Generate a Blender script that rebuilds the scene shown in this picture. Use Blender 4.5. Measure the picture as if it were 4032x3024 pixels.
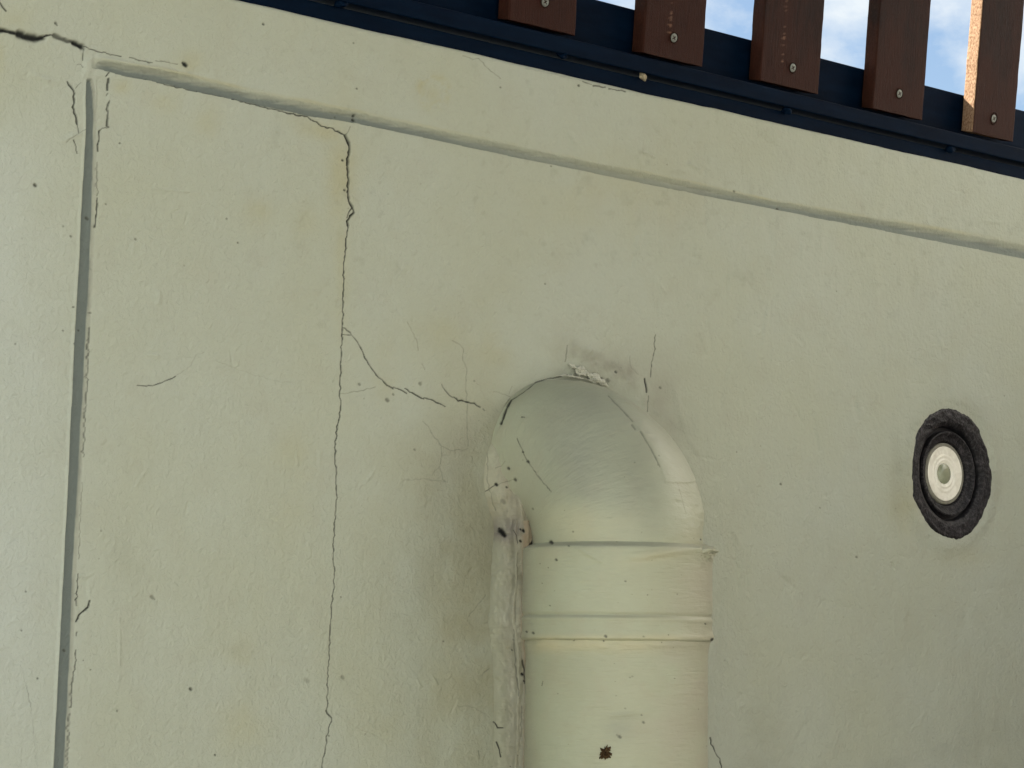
import bpy, math, random
import numpy as np
from mathutils import Vector, Matrix
R = math.radians
scene = bpy.context.scene
for o in list(bpy.data.objects): bpy.data.objects.remove(o)
COL = scene.collection

# ------------------------------------------------------------------ camera
# The lens and pose were solved from the vanishing points of the wall (photo pixels, 4032 x 3024).
FW, FH, FOC = 4032.0, 3024.0, 9843.0
ex = np.array([10846., 1221., 9843.]); ex /= np.linalg.norm(ex)
ez = np.array([0.0127, -1., 0.11005]); ez -= ex * ez.dot(ex); ez /= np.linalg.norm(ez)
ey = np.cross(ez, ex)
M3 = np.stack([ex, ey, ez], axis=1)            # world -> camera (x right, y down, z forward)
DIST = 2.25
P0 = np.array([0., 0., 2.3])
CAM = P0 - DIST * (M3.T @ np.array([0, 0, 1.]))
def rays(px, py):
    d = np.stack([(np.asarray(px, float) - FW/2) / FOC, (np.asarray(py, float) - FH/2) / FOC, np.ones_like(np.asarray(px, float))], -1)
    return d @ M3
def proj(P):
    c = (np.asarray(P) - CAM) @ M3.T
    return c[..., 0] / c[..., 2] * FOC + FW/2, c[..., 1] / c[..., 2] * FOC + FH/2
def on_plane(px, py, O, N):
    d = rays(px, py); O = np.asarray(O, float); N = np.asarray(N, float)
    t = ((O - CAM) @ N) / (d @ N)
    return CAM + d * t[..., None]
def on_wall(px, py, y=0.0): return on_plane(px, py, (0, y, 0), (0, 1, 0))

cd = bpy.data.cameras.new('camera'); cam = bpy.data.objects.new('camera', cd); COL.objects.link(cam)
cd.sensor_width = 36; cd.lens = FOC / FW * 36; cd.clip_start = .05; cd.clip_end = 500
rt, dn, fw = M3.T @ np.array([1., 0, 0]), M3.T @ np.array([0, 1., 0]), M3.T @ np.array([0, 0, 1.])
mw = Matrix.Identity(4)
for i in range(3):
    mw[i][0] = rt[i]; mw[i][1] = -dn[i]; mw[i][2] = -fw[i]; mw[i][3] = CAM[i]
cam.matrix_world = mw
scene.camera = cam

# ------------------------------------------------------------------ world and sun
SUN_EL, SUN_AZ = 40.0, -38.0        # azimuth from +Y (behind the wall) towards +X
sd = Vector((math.sin(R(SUN_AZ)) * math.cos(R(SUN_EL)), math.cos(R(SUN_AZ)) * math.cos(R(SUN_EL)), math.sin(R(SUN_EL))))
w = bpy.data.worlds.new('World'); scene.world = w; w.use_nodes = True
nt = w.node_tree; nt.nodes.clear()
def N(t, **k):
    n = nt.nodes.new(t)
    for a, v in k.items(): setattr(n, a, v)
    return n
out = N('ShaderNodeOutputWorld'); bg = N('ShaderNodeBackground'); bg.inputs[1].default_value = 0.05
sky = N('ShaderNodeTexSky'); sky.sky_type = 'NISHITA'; sky.sun_disc = False
sky.sun_elevation = R(SUN_EL); sky.sun_rotation = R(SUN_AZ); sky.air_density = 1.0; sky.dust_density = 1.0
tc = N('ShaderNodeTexCoord'); mp = N('ShaderNodeMapping'); mp.inputs['Scale'].default_value = (1, 1, 1.6)
n1 = N('ShaderNodeTexNoise'); n1.inputs['Scale'].default_value = 11.0; n1.inputs['Detail'].default_value = 9; n1.inputs['Roughness'].default_value = .58
rp = N('ShaderNodeValToRGB'); rp.color_ramp.elements[0].position = .45; rp.color_ramp.elements[1].position = .63
mx = N('ShaderNodeMix', data_type='RGBA'); mx.inputs[7].default_value = (4.7, 5.1, 5.4, 1)
nt.links.new(tc.outputs['Generated'], mp.inputs[0]); nt.links.new(mp.outputs[0], n1.inputs['Vector'])
nt.links.new(n1.outputs['Fac'], rp.inputs[0]); nt.links.new(rp.outputs[0], mx.inputs[0])
nt.links.new(sky.outputs[0], mx.inputs[6]); nt.links.new(mx.outputs[2], bg.inputs[0]); nt.links.new(bg.outputs[0], out.inputs[0])
sl = bpy.data.lights.new('sun', 'SUN'); sl.energy = 5.0; sl.angle = R(.5); sl.color = (1, .93, .82)
so = bpy.data.objects.new('sun', sl); COL.objects.link(so); so.rotation_euler = sd.to_track_quat('Z', 'Y').to_euler()
scene.view_settings.view_transform = 'Standard'; scene.view_settings.look = 'None'
scene.view_settings.exposure = 1.87; scene.view_settings.gamma = 1.0
try: scene.cycles.max_bounces = 8; scene.cycles.diffuse_bounces = 4
except Exception: pass

# ------------------------------------------------------------------ helpers
rng = np.random.default_rng(7); random.seed(7)
def vnoise(x, y, seed=0):
    r = np.random.default_rng(seed).random((257, 257))
    xi = np.floor(x).astype(int); yi = np.floor(y).astype(int)
    fx = x - xi; fy = y - yi; fx = fx*fx*(3-2*fx); fy = fy*fy*(3-2*fy)
    a = r[xi % 257, yi % 257]; b = r[(xi+1) % 257, yi % 257]; c = r[xi % 257, (yi+1) % 257]; d = r[(xi+1) % 257, (yi+1) % 257]
    return (a*(1-fx)+b*fx)*(1-fy) + (c*(1-fx)+d*fx)*fy - .5
def fbm(x, y, seed=0, oct=4):
    s = 0; a = 1.
    for k in range(oct): s = s + a*vnoise(x*2**k, y*2**k, seed+k); a *= .5
    return s
def sstep(a, b, x):
    t = np.clip((x-a)/(b-a), 0, 1); return t*t*(3-2*t)
def interp_line(pts, x):
    p = np.array(pts, float); return np.interp(x, p[:, 0], p[:, 1])
def tag(o, label=None, cat=None, group=None, kind=None):
    for k, v in (('label', label), ('category', cat), ('group', group), ('kind', kind)):
        if v: o[k] = v
    return o
def empty(name, loc):
    o = bpy.data.objects.new(name, None); COL.objects.link(o); o.location = loc; o.empty_display_size = .02; return o
def link(name, me, mat, parent=None):
    o = bpy.data.objects.new(name, me); COL.objects.link(o); me.materials.append(mat)
    if parent is not None:
        o.parent = parent; o.matrix_parent_inverse = Matrix.Translation(-Vector(parent.location))
    return o
def raw_mesh(name, V, Q, smooth=True):
    me = bpy.data.meshes.new(name); V = np.asarray(V, np.float32); Q = np.asarray(Q, np.int32)
    me.vertices.add(len(V)); me.vertices.foreach_set('co', V.ravel())
    me.loops.add(Q.size); me.loops.foreach_set('vertex_index', Q.ravel())
    k = Q.shape[1]; me.polygons.add(len(Q)); me.polygons.foreach_set('loop_start', np.arange(len(Q), dtype=np.int32)*k)
    me.polygons.foreach_set('loop_total', np.full(len(Q), k, np.int32))
    me.polygons.foreach_set('use_smooth', np.full(len(Q), smooth)); me.update(calc_edges=True); me.validate(); return me
def grid_mesh(name, P, attr=None, wrap=False, uv=None, flip=False, extra=None, smooth=True):
    """P: rows x cols x 3 grid; attr: rows x cols x 4 colour attribute 'marks'."""
    r, c = P.shape[:2]; idx = np.arange(r*c).reshape(r, c)
    if wrap: idx = np.concatenate([idx, idx[:, :1]], 1)
    q = np.stack([idx[:-1, :-1], idx[:-1, 1:], idx[1:, 1:], idx[1:, :-1]], -1).reshape(-1, 4)
    if flip: q = q[:, ::-1]
    V = P.reshape(-1, 3)
    me = raw_mesh(name, V, q, smooth)
    if attr is not None:
        a = me.color_attributes.new('marks', 'FLOAT_COLOR', 'POINT'); a.data.foreach_set('color', attr.reshape(-1, 4).astype(np.float32).ravel())
    if extra is not None:
        a = me.color_attributes.new('tints', 'FLOAT_COLOR', 'POINT'); a.data.foreach_set('color', extra.reshape(-1, 4).astype(np.float32).ravel())
    if uv is not None:
        a = me.attributes.new('path', 'FLOAT_VECTOR', 'POINT'); a.data.foreach_set('vector', uv.reshape(-1, 3).astype(np.float32).ravel())
    return me

# ---- node material helper
class Mat:
    def __init__(s, name, rough=.7, spec=.3):
        s.m = bpy.data.materials.new(name); s.m.use_nodes = True; s.t = s.m.node_tree; s.t.nodes.clear()
        s.out = s.n('ShaderNodeOutputMaterial'); s.b = s.n('ShaderNodeBsdfPrincipled'); s.l(s.b.outputs[0], s.out.inputs[0])
        s.b.inputs['Roughness'].default_value = rough; s.b.inputs['Specular IOR Level'].default_value = spec
    def n(s, t, **k):
        n = s.t.nodes.new(t)
        for a, v in k.items(): setattr(n, a, v)
        return n
    def l(s, a, b): s.t.links.new(a, b)
    def coord(s, scale=(1, 1, 1), src='Object', attr=None, rot=(0, 0, 0)):
        if attr: c = s.n('ShaderNodeAttribute', attribute_name=attr).outputs['Vector']
        else: c = s.n('ShaderNodeTexCoord').outputs[src]
        m = s.n('ShaderNodeMapping'); m.inputs['Scale'].default_value = scale; m.inputs['Rotation'].default_value = rot; s.l(c, m.inputs[0]); return m.outputs[0]
    def noise(s, co, scale, detail=4, rough=.5, dist=0.):
        n = s.n('ShaderNodeTexNoise'); n.inputs['Scale'].default_value = scale; n.inputs['Detail'].default_value = detail
        n.inputs['Roughness'].default_value = rough; n.inputs['Distortion'].default_value = dist; s.l(co, n.inputs['Vector']); return n.outputs['Fac']
    def ramp(s, f, stops):
        r = s.n('ShaderNodeValToRGB'); e = r.color_ramp.elements
        while len(e) < len(stops): e.new(.5)
        for i, (p, c) in enumerate(stops):
            e[i].position = p; e[i].color = (c, c, c, 1) if isinstance(c, (int, float)) else (*c, 1)
        s.l(f, r.inputs[0]); return r.outputs[0]
    def mix(s, f, a, b, mode='MIX'):
        m = s.n('ShaderNodeMix', data_type='RGBA', blend_type=mode)
        for sock, v in ((m.inputs[0], f), (m.inputs[6], a), (m.inputs[7], b)):
            if isinstance(v, (int, float)): sock.default_value = v
            elif isinstance(v, tuple): sock.default_value = (*v, 1)
            else: s.l(v, sock)
        return m.outputs[2]
    def math(s, op, a, b=0.):
        m = s.n('ShaderNodeMath', operation=op)
        for i, v in enumerate((a, b)):
            if isinstance(v, (int, float)): m.inputs[i].default_value = v
            else: s.l(v, m.inputs[i])
        return m.outputs[0]
    def chans(s, name):
        a = s.n('ShaderNodeAttribute', attribute_name=name); sp = s.n('ShaderNodeSeparateColor'); s.l(a.outputs['Color'], sp.inputs[0])
        return sp.outputs[0], sp.outputs[1], sp.outputs[2], a.outputs['Alpha']
    def bump(s, h, dist, strength=1., prev=None):
        b = s.n('ShaderNodeBump'); b.inputs['Strength'].default_value = strength; b.inputs['Distance'].default_value = dist
        s.l(h, b.inputs['Height'])
        if prev is not None: s.l(prev, b.inputs['Normal'])
        return b.outputs[0]
    def done(s, col=None, nrm=None):
        if col is not None:
            if isinstance(col, tuple): s.b.inputs['Base Color'].default_value = (*col, 1)
            else: s.l(col, s.b.inputs['Base Color'])
        if nrm is not None: s.l(nrm, s.b.inputs['Normal'])
        return s.m

# ------------------------------------------------------------------ marks on the plaster, in photo pixels
def cr(pts, w, k=1.0, d=1.0, jit=1.0): return (pts, w, k, d, jit)
def T(pts, ox, oy, s): return [(ox+x*s, oy+y*s) for x, y in pts]
D2F = 4032/2212
A6 = lambda p: T(p, 1008, 1200, .4557)
A7 = lambda p: T(p, 1800, 1300, .5009)
B3 = lambda p: T(p, 1008, 2268, .4557)
L1 = lambda p: T(p, 0, 0, .4557)
DD = lambda p: T(p, 0, 0, D2F)
CR = [
 cr([(-40,112),(0,120),(30,124)], 14, 1, 2), cr([(30,124),(75,132)], 11), cr([(75,134),(95,144),(120,148),(150,152),(170,148)], 21, 1, 2), cr([(170,147),(195,138),(210,137)], 6),
 cr([(215,140),(240,152),(265,163),(290,168)], 14, .72), cr([(290,168),(310,178),(322,183)], 18, 1, 2), cr([(322,183),(350,192),(400,206),(450,215),(478,222)], 4, .8),
 cr([(510,226),(560,240),(600,247)], 4, .7), cr([(615,238),(660,245),(700,252)], 3, .5), cr([(-10,0),(0,15),(10,30),(22,44)], 6),
 cr([(322,183),(328,205),(326,238)], 3, .8), cr([(305,254),(318,252),(326,266)], 3, .5),
 cr([(265,322),(280,343),(290,358),(292,392),(286,422),(297,455),(302,490)], 6, .9), cr([(302,490),(305,528)], 3, .7), cr([(318,325),(297,348)], 3, .5), cr([(288,552),(298,580),(302,605)], 4, .8), cr([(262,560),(300,530),(336,510)], 3, .35),
 cr([(430,285),(418,300)], 5, .9), cr([(428,310),(424,355)], 6, .9), cr([(424,368),(421,377)], 3, .6), cr([(431,398),(422,430),(425,465),(422,495),(428,502)], 5, .8),
 cr([(428,502),(402,505),(390,516)], 3, .7), cr([(390,516),(386,560),(383,598)], 5, .95), cr([(380,640),(378,700),(378,770)], 4, .45), cr([(379,780),(375,850),(370,895)], 5, .9),
 cr([(352,1290),(350,1350),(347,1450),(342,1550),(335,1700),(331,1800)], 3, .7), cr([(325,1900),(318,2050),(312,2200)], 3, .4), cr([(309,2260),(307,2300),(303,2385)], 4, .9), cr([(354,2366),(348,2392),(322,2412),(300,2448)], 5, 1),
 cr([(303,2490),(300,2505)], 4, .8), cr([(300,2560),(295,2625),(288,2670),(284,2720),(280,2785)], 4, .75), cr([(277,2810),(272,2900),(267,3024)], 3, .6),
 cr([(480,296),(540,303),(592,314)], 2, .5), cr([(620,324),(775,360),(890,384)], 3.4, .9), cr([(912,390),(1008,414),(1100,437)], 3.6, .95), cr([(1100,437),(1210,460),(1235,477),(1265,497),(1300,503),(1330,518),(1358,533)], 4.5, 1),
 cr([(1358,533),(1372,562),(1374,600),(1368,650)], 8, 1, 2), cr([(1368,650),(1369,690),(1373,708),(1370,756)], 6.5, 1, 2), cr([(1370,756),(1373,790),(1388,815),(1394,838),(1380,850),(1368,870),(1371,888)], 6, 1, 2),
 cr([(1386,820),(1372,838),(1366,858)], 4, .8), cr([(1371,888),(1362,940),(1358,990),(1352,1060),(1353,1120),(1352,1200)], 4, .95), cr([(1352,1200),(1351,1250),(1347,1310),(1344,1400),(1339,1480),(1337,1540)], 4.2, .9),
 cr([(1337,1540),(1335,1560),(1342,1580),(1337,1640),(1325,1680),(1320,1750),(1318,1790),(1323,1840)], 4, .9), cr([(1323,1840),(1320,1900),(1327,1960),(1318,2050),(1312,2190),(1316,2260)], 3.4, .9),
 cr([(1316,2260),(1315,2300),(1307,2370),(1302,2440),(1298,2520),(1297,2580),(1293,2640),(1292,2720),(1293,2770),(1286,2798)], 3.2, .85), cr([(1286,2798),(1308,2828)], 5, .95), cr([(1308,2828),(1296,2880),(1286,2900),(1283,2950),(1270,3024),(1265,3060)], 3.2, .85),
 cr([(1360,532),(1370,518),(1378,498)], 2, .7),
 cr(A6([(745,200),(810,235),(850,290),(890,350)]), 3, .8), cr(A6([(890,350),(930,430),(970,510),(1020,580),(1060,630),(1130,695),(1185,725)]), 3.8, .95),
 cr(A6([(1185,712),(1260,740),(1300,765)]), 3.4, .9), cr(A6([(1285,722),(1350,760),(1400,790),(1450,815)]), 4, 1), cr(A6([(1450,805),(1530,825),(1590,855),(1635,880)]), 4, .95), cr(A6([(750,258),(825,262)]), 3, .7),
 cr(A6([(730,765),(800,762),(930,740),(1030,712)]), 2, .55), cr(A6([(1605,685),(1650,755),(1700,800)]), 3.2, .8), cr(A6([(1710,798),(1780,825),(1830,840),(1890,850),(1940,885)]), 5.5, .95), cr(A6([(1965,900),(1978,915)]), 4, .7),
 cr(A6([(1310,150),(1350,230),(1390,300),(1405,395)]), 1.8, .5), cr(A6([(1435,510),(1460,560)]), 2, .4), cr(A6([(1700,310),(1760,340),(1795,380),(1790,480),(1825,550),(1820,700),(1828,850),(1825,1000),(1835,1220)]), 1.8, .5),
 cr(A6([(1835,1220),(1930,1290)]), 1.4, .4), cr(A6([(1440,1005),(1490,1050),(1530,1130),(1600,1220),(1680,1260),(1830,1240)]), 1.8, .55), cr(A6([(1600,1230),(1605,1300),(1585,1390),(1600,1450),(1610,1510),(1640,1530)]), 1.8, .5),
 cr(A6([(1585,1390),(1520,1470)]), 1.5, .4), cr(A6([(1280,1510),(1350,1515),(1450,1505),(1560,1520),(1640,1530)]), 1.6, .4), cr(A6([(1280,1510),(1240,1590)]), 1.3, .3), cr(A6([(1610,1300),(1670,1300),(1680,1262)]), 1.3, .4),
 cr([(541,1517),(575,1520),(612,1515)], 2.6, .8), cr([(612,1515),(650,1500),(690,1482)], 3.4, .9), cr([(690,1482),(750,1440),(772,1395),(800,1388)], 1.2, .35), cr([(850,1420),(950,1460),(1100,1505),(1150,1505)], 1.1, .3),
 cr([(1819,221),(1860,237),(1883,232),(1924,273),(1970,310)], 1.8, .55), cr([(2296,320),(2330,332)], 4, .6), cr([(2338,338),(2385,343)], 5, .7), cr([(2398,350),(2430,356),(2462,360)], 4.5, .75), cr([(2070,270),(2200,296),(2290,318)], 1.5, .3),
 cr([(2581,1318),(2576,1385),(2566,1440),(2561,1485)], 3, .7), cr([(2536,1492),(2539,1545)], 6, .95), cr([(2546,1560),(2541,1622)], 3, .6), cr([(2226,1360),(2222,1425)], 2.4, .6), cr([(2480,1400),(2482,1450),(2510,1475)], 1.6, .4),
 cr([(2798,2905),(2818,2963),(2837,2988),(2843,3030)], 4, .95), cr(A7([(345,735),(380,640),(400,590),(425,548)]), 9, 1, 2, .3), cr(A7([(425,548),(470,520),(540,470),(620,410),(700,385),(780,372),(860,352),(960,372)]), 3.2, .85, 1, .3),
 cr(A7([(290,485),(380,505),(420,525)]), 1.5, .5), cr(A7([(435,440),(412,500)]), 1.5, .4),
 cr(B3([(2055,1260),(2085,1310),(2130,1310)]), 4.5, .9), cr(B3([(2075,1435),(2100,1500),(2110,1560)]), 4.5, .9), cr(B3([(1960,840),(2015,798)]), 2.5, .6), cr(B3([(1840,350),(1905,260),(1980,160)]), 1.8, .5), cr(B3([(690,1180),(780,1250),(860,1310),(1000,1360),(1100,1420)]), 1.2, .3),
 cr(B3([(1740,1120),(1890,1135),(2020,1220)]), 1.6, .4), cr(B3([(1925,1510),(1935,1580)]), 2.5, .6),
 cr([(80,2614),(109,2715)], 1.2, .3), cr([(105,2700),(123,2783)], 2, .55), cr([(123,2783),(137,2910),(148,3024)], 1.2, .35),
]
# marks that lie on the pipe, elbow and mortar only
CR_PIPE = [
 cr(A7([(470,850),(515,955),(555,1035),(610,1110),(680,1205),(740,1270)]), 2.6, .8, 1, .5),
 cr(A7([(345,735),(380,640),(400,590),(425,548)]), 8, 1, 1, .3), cr(A7([(425,548),(470,520),(540,470),(620,410),(700,385),(780,372),(860,358),(960,375)]), 3.2, .85, 1, .3),
 cr(A7([(1190,515),(1290,620),(1380,720)]), 4, .45, 2, .2), cr(A7([(1375,745),(1400,780)]), 7, .45, 1, .2), cr(A7([(1440,800),(1520,930),(1595,1075)]), 4, .5, 2, .2), cr(A7([(1740,1200),(1780,1330),(1805,1440)]), 2, .35, 1, .2),
 cr(A7([(120,1340),(190,1285),(300,1220)]), 3, .8, 1, .5), cr(A7([(300,1220),(455,1172)]), 1.8, .6, 1, .5), cr(A7([(235,960),(240,1100),(238,1200),(270,1330),(300,1420)]), 2, .55), cr(A7([(300,1085),(345,1070),(375,1030)]), 1.6, .5),
 cr(A7([(505,682),(530,682)]), 4, .7, 1, 0), cr([(2138,2683),(2134,2700)], 3, .6, 1, 0),
 cr([(2020,2480),(2023,2560),(2030,2640),(2040,2740)], 4, .45), cr([(2036,2180),(2033,2300),(2026,2380),(2028,2450)], 3, .35), cr([(2056,2600),(2062,2650),(2065,2690)], 5, .8), cr([(2052,2780),(2050,2900)], 3, .5),
 cr([(1944,2842),(1958,2865),(1979,2865)], 4.5, .9), cr([(1954,2922),(1965,2952),(1970,2979)], 4.5, .9), cr([(2018,2090),(2032,2110),(2036,2140)], 3, .7),
]
DOTS = [(137,730,8,.8),(220,92,6,.7),(224,100,3,.7),(728,256,11,1),(722,250,7,.9),(471,565,4,.7),(1400,455,6,.8),(1402,471,7,.9),(1330,460,4,.5),(1348,632,5,.9),(1356,749,5,.8),(1415,1514,6,.45),(1525,1576,9,.5),(1548,1554,5,.4),(1655,1512,8,.35),
 (600,2352,9,.35),(608,2358,5,.4),(752,2714,7,.8),(848,2973,4,.9),(329,2601,3,.8),(357,2637,3,.8),(150,2672,4,.7),(85,2483,3,.7),(103,2330,4,.6),(462,2800,4,.6),(347,860,8,.6),(277,931,5,.5),(247,892,4,.4),(60,1355,4,.5),(287,1210,4,.6),(355,1232,4,.6),(317,1300,4,.7),
 (248,1302,4,.5),(292,1355,5,.5),(412,805,4,.5),(530,943,5,.5),(892,862,4,.5),(937,956,4,.6),(400,2090,3,.5),(262,2562,7,.6),(1342,2351,3,.6),(1297,2898,4,.6),(1748,2526,4,.6),(1352,2668,9,.3),(1210,2680,12,.14),(1632,1771,5,.5),(2411,1467,6,.8),(2383,1500,9,.5),(2600,1527,6,.5),
 (2330,1478,9,.5),(2360,1494,7,.6),(2380,1515,8,.7),(1870,1500,4,.4),(3075,823,6,.7),(2890,754,5,.5),(2170,655,4,.4),(1440,2891,3,.4),(2148,1118,4,.4),(2900,1780,3,.4),(3076,1907,5,.5),(3375,2194,5,.5),(1391,170,4,.5),(1403,350,4,.6),(1037,96,5,.7),(1970,345,4,.5),(2280,337,5,.7),(3230,2000,4,.3)]
for _ in range(70):
    DOTS.append((rng.uniform(0, 4032), rng.uniform(0, 3024), rng.uniform(1.5, 3.0), rng.uniform(.12, .5)))
DOTS_PIPE = [(1972,2096,15,1),(1982,2108,12,1),(1966,2086,8,.9),(2058,2093,8,1),(2045,2088,5,.9),(2048,2132,6,.9),(2078,1818,7,.95),(2058,1780,5,.9),(2002,1845,7,.9),(1993,1921,5,.8),(1953,1910,8,.95),(2028,1890,7,.8),(1980,1978,12,.35),(2098,2004,5,.5),
 (2172,2137,9,.95),(2190,2205,6,.8),(2257,2094,4,.6),(2240,2150,4,.7),(2463,2289,4,.6),(2165,2385,3,.7),(2072,2488,5,.7),(2098,2493,6,.7),(2385,2506,7,.75),(2378,2524,4,.8),(2262,2522,4,.6),(2806,2521,9,.95),(2534,2507,4,.5),(2667,2340,3,.6),(2550,2343,3,.6),(2778,2457,4,.8),
 (2055,2655,7,1),(2063,2682,5,.9),(2020,2520,5,.5),(2014,2560,4,.7),(2440,2902,8,.6),(2430,2895,5,.4),(2535,2845,6,.6),(2526,2816,4,.5),(2462,2790,4,.35),(2490,2664,4,.4),(2600,2530,3,.6),(2805,2103,5,.9),(2810,2120,5,.8),(2760,2125,4,.9),(2818,2160,4,.6),(2480,2668,3,.5)]
for _ in range(45):
    DOTS_PIPE.append((rng.uniform(1960, 2800), rng.uniform(1550, 3024), rng.uniform(1.5, 3.2), rng.uniform(.15, .7)))
def jagged(pts, jit, w):
    """split a traced line into short pieces with a fractal wobble"""
    r = random.Random(int(pts[0][0]*31+pts[0][1]*17)); P = [tuple(pts[0])]
    for (x0, y0), (x1, y1) in zip(pts, pts[1:]):
        L = math.hypot(x1-x0, y1-y0); n = max(1, int(L/11)); nx, ny = -(y1-y0)/(L+1e-6), (x1-x0)/(L+1e-6)
        for i in range(1, n+1):
            t = i/n; o = 0 if i == n else r.gauss(0, 1.9)*jit
            P.append((x0+(x1-x0)*t+nx*o, y0+(y1-y0)*t+ny*o))
    W = [w*(1+r.uniform(-.35, .35)) for _ in P]
    return P, W
def stamp(fx, fy, lines, dots, sub=None):
    """fx, fy: photo pixels of every vertex. Returns darkness (0-1) and depth (photo px)."""
    dark = np.zeros(fx.shape); dep = np.zeros(fx.shape); rim = np.zeros(fx.shape)
    def one(x0, y0, x1, y1, w0, w1, k, d):
        pad = 3*max(w0, w1)+6
        s = sub(min(x0, x1)-pad, max(x0, x1)+pad, min(y0, y1)-pad, max(y0, y1)+pad)
        if s is None: return
        X = fx[s]; Y = fy[s]
        if X.size == 0: return
        L2 = (x1-x0)**2+(y1-y0)**2+1e-9; t = np.clip(((X-x0)*(x1-x0)+(Y-y0)*(y1-y0))/L2, 0, 1)
        dd = np.hypot(X-x0-t*(x1-x0), Y-y0-t*(y1-y0)); wd = w0+(w1-w0)*t
        hw = np.maximum(wd*.5, 1.7); p = np.exp(-(dd/hw)**4*.7)*np.minimum(1, wd/3.4)
        dark[s] = np.maximum(dark[s], p*k); dep[s] = np.maximum(dep[s], np.exp(-(dd/(hw*1.1))**2)*np.minimum(wd, 9)*.8*d*min(1, k+.2))
        if w0 > 2.9 and k > .6: rim[s] = np.maximum(rim[s], np.exp(-((dd-hw*2.1-1)/(hw*.9+1))**2)*k*min(1, w0/6))
    for pts, w_, k, d, jit in lines:
        P, W = jagged(pts, jit, w_)
        for i in range(len(P)-1): one(*P[i], *P[i+1], W[i], W[i+1], k, d)
    for x, y, r_, k in dots: one(x-r_*.2, y-r_*.25, x+r_*.25, y+r_*.2, r_*1.5, r_*1.3, k, .8)
    dep -= 1.6*rim*(dark < .3)*(.5+fbm(fx/25, fy/25, 41, 2))
    return dark, dep
def blob(fx, fy, x, y, rx, ry, rot=0., soft=1.):
    c, s_ = math.cos(R(rot)), math.sin(R(rot)); dx = fx-x; dy = fy-y
    u = (dx*c+dy*s_)/rx; v = (-dx*s_+dy*c)/ry
    return np.exp(-(u*u+v*v)**soft)
PX = DIST/FOC    # metres per photo pixel at the middle of the wall

# ------------------------------------------------------------------ materials
def plaster():
    m = Mat('wall_plaster', .82, .25); dk, ye, gr, pk = m.chans('marks'); sc_, bl, _, _ = m.chans('tints'); co = m.coord()
    big = m.noise(co, 5.5, 5, .6); mid = m.noise(co, 26, 5, .6); fine = m.noise(co, 260, 4, .6)
    col = m.mix(m.ramp(big, [(.38, 0.), (.62, 1.)]), (.428, .452, .380), (.418, .436, .346))
    col = m.mix(m.math('MULTIPLY', m.ramp(mid, [(.52, 0.), (.78, 1.)]), .35), col, (.375, .362, .285))
    col = m.mix(m.math('MULTIPLY', m.ramp(fine, [(.35, 0.), (.7, 1.)]), .22), col, (.40, .405, .33))
    col = m.mix(bl, col, (.55, .60, .60))
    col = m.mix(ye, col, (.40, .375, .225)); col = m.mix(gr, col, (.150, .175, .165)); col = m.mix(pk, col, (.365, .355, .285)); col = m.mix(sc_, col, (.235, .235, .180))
    col = m.mix(dk, col, (.012, .014, .013))
    h = m.bump(m.noise(co, 210, 3, .55, .6), .0018, .8); h = m.bump(m.noise(m.coord((1, 1, .55)), 46, 4, .6), .003, .45, h); h = m.bump(m.noise(co, 9, 3, .5), .01, .25, h)
    return m.done(col, h)
def pipe_paint(name, pink=.0):
    m = Mat(name, .47, .42); dk, ye, gr, pk = m.chans('marks'); co = m.coord(); pa = m.coord(attr='path')
    big = m.noise(co, 9, 4, .6); mid = m.noise(co, 40, 4, .6)
    col = m.mix(m.ramp(big, [(.38, 0.), (.62, 1.)]), (.43, .452, .33), (.395, .402, .285))
    col = m.mix(m.math('MULTIPLY', m.ramp(mid, [(.5, 0.), (.8, 1.)]), .4), col, (.40, .355, .255))
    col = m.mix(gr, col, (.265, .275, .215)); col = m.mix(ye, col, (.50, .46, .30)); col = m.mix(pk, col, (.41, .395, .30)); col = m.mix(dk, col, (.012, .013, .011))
    br = m.noise(m.coord((1.2, 110, 1), attr='path'), 3.2, 3, .6, .25)
    h = m.bump(br, .0014, .6); h = m.bump(m.noise(co, 120, 3, .6), .0008, .5, h); h = m.bump(mid, .002, .35, h)
    return m.done(col, h)
def mortar():
    m = Mat('mortar_grey', .85, .2); dk, ye, gr, pk = m.chans('marks'); co = m.coord(); a = m.noise(co, 30, 6, .65); b = m.noise(m.coord((1, 1, .85)), 110, 5, .6)
    col = m.mix(m.ramp(a, [(.35, 0.), (.65, 1.)]), (.27, .262, .195), (.35, .342, .27)); col = m.mix(m.ramp(b, [(.5, 0.), (.85, .35)]), col, (.25, .225, .165))
    col = m.mix(pk, col, (.385, .385, .29)); col = m.mix(ye, col, (.27, .21, .135)); col = m.mix(gr, col, (.20, .18, .17)); col = m.mix(dk, col, (.01, .01, .01))
    h = m.bump(b, .0014, .6); h = m.bump(a, .004, .5, h); return m.done(col, h)
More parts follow.
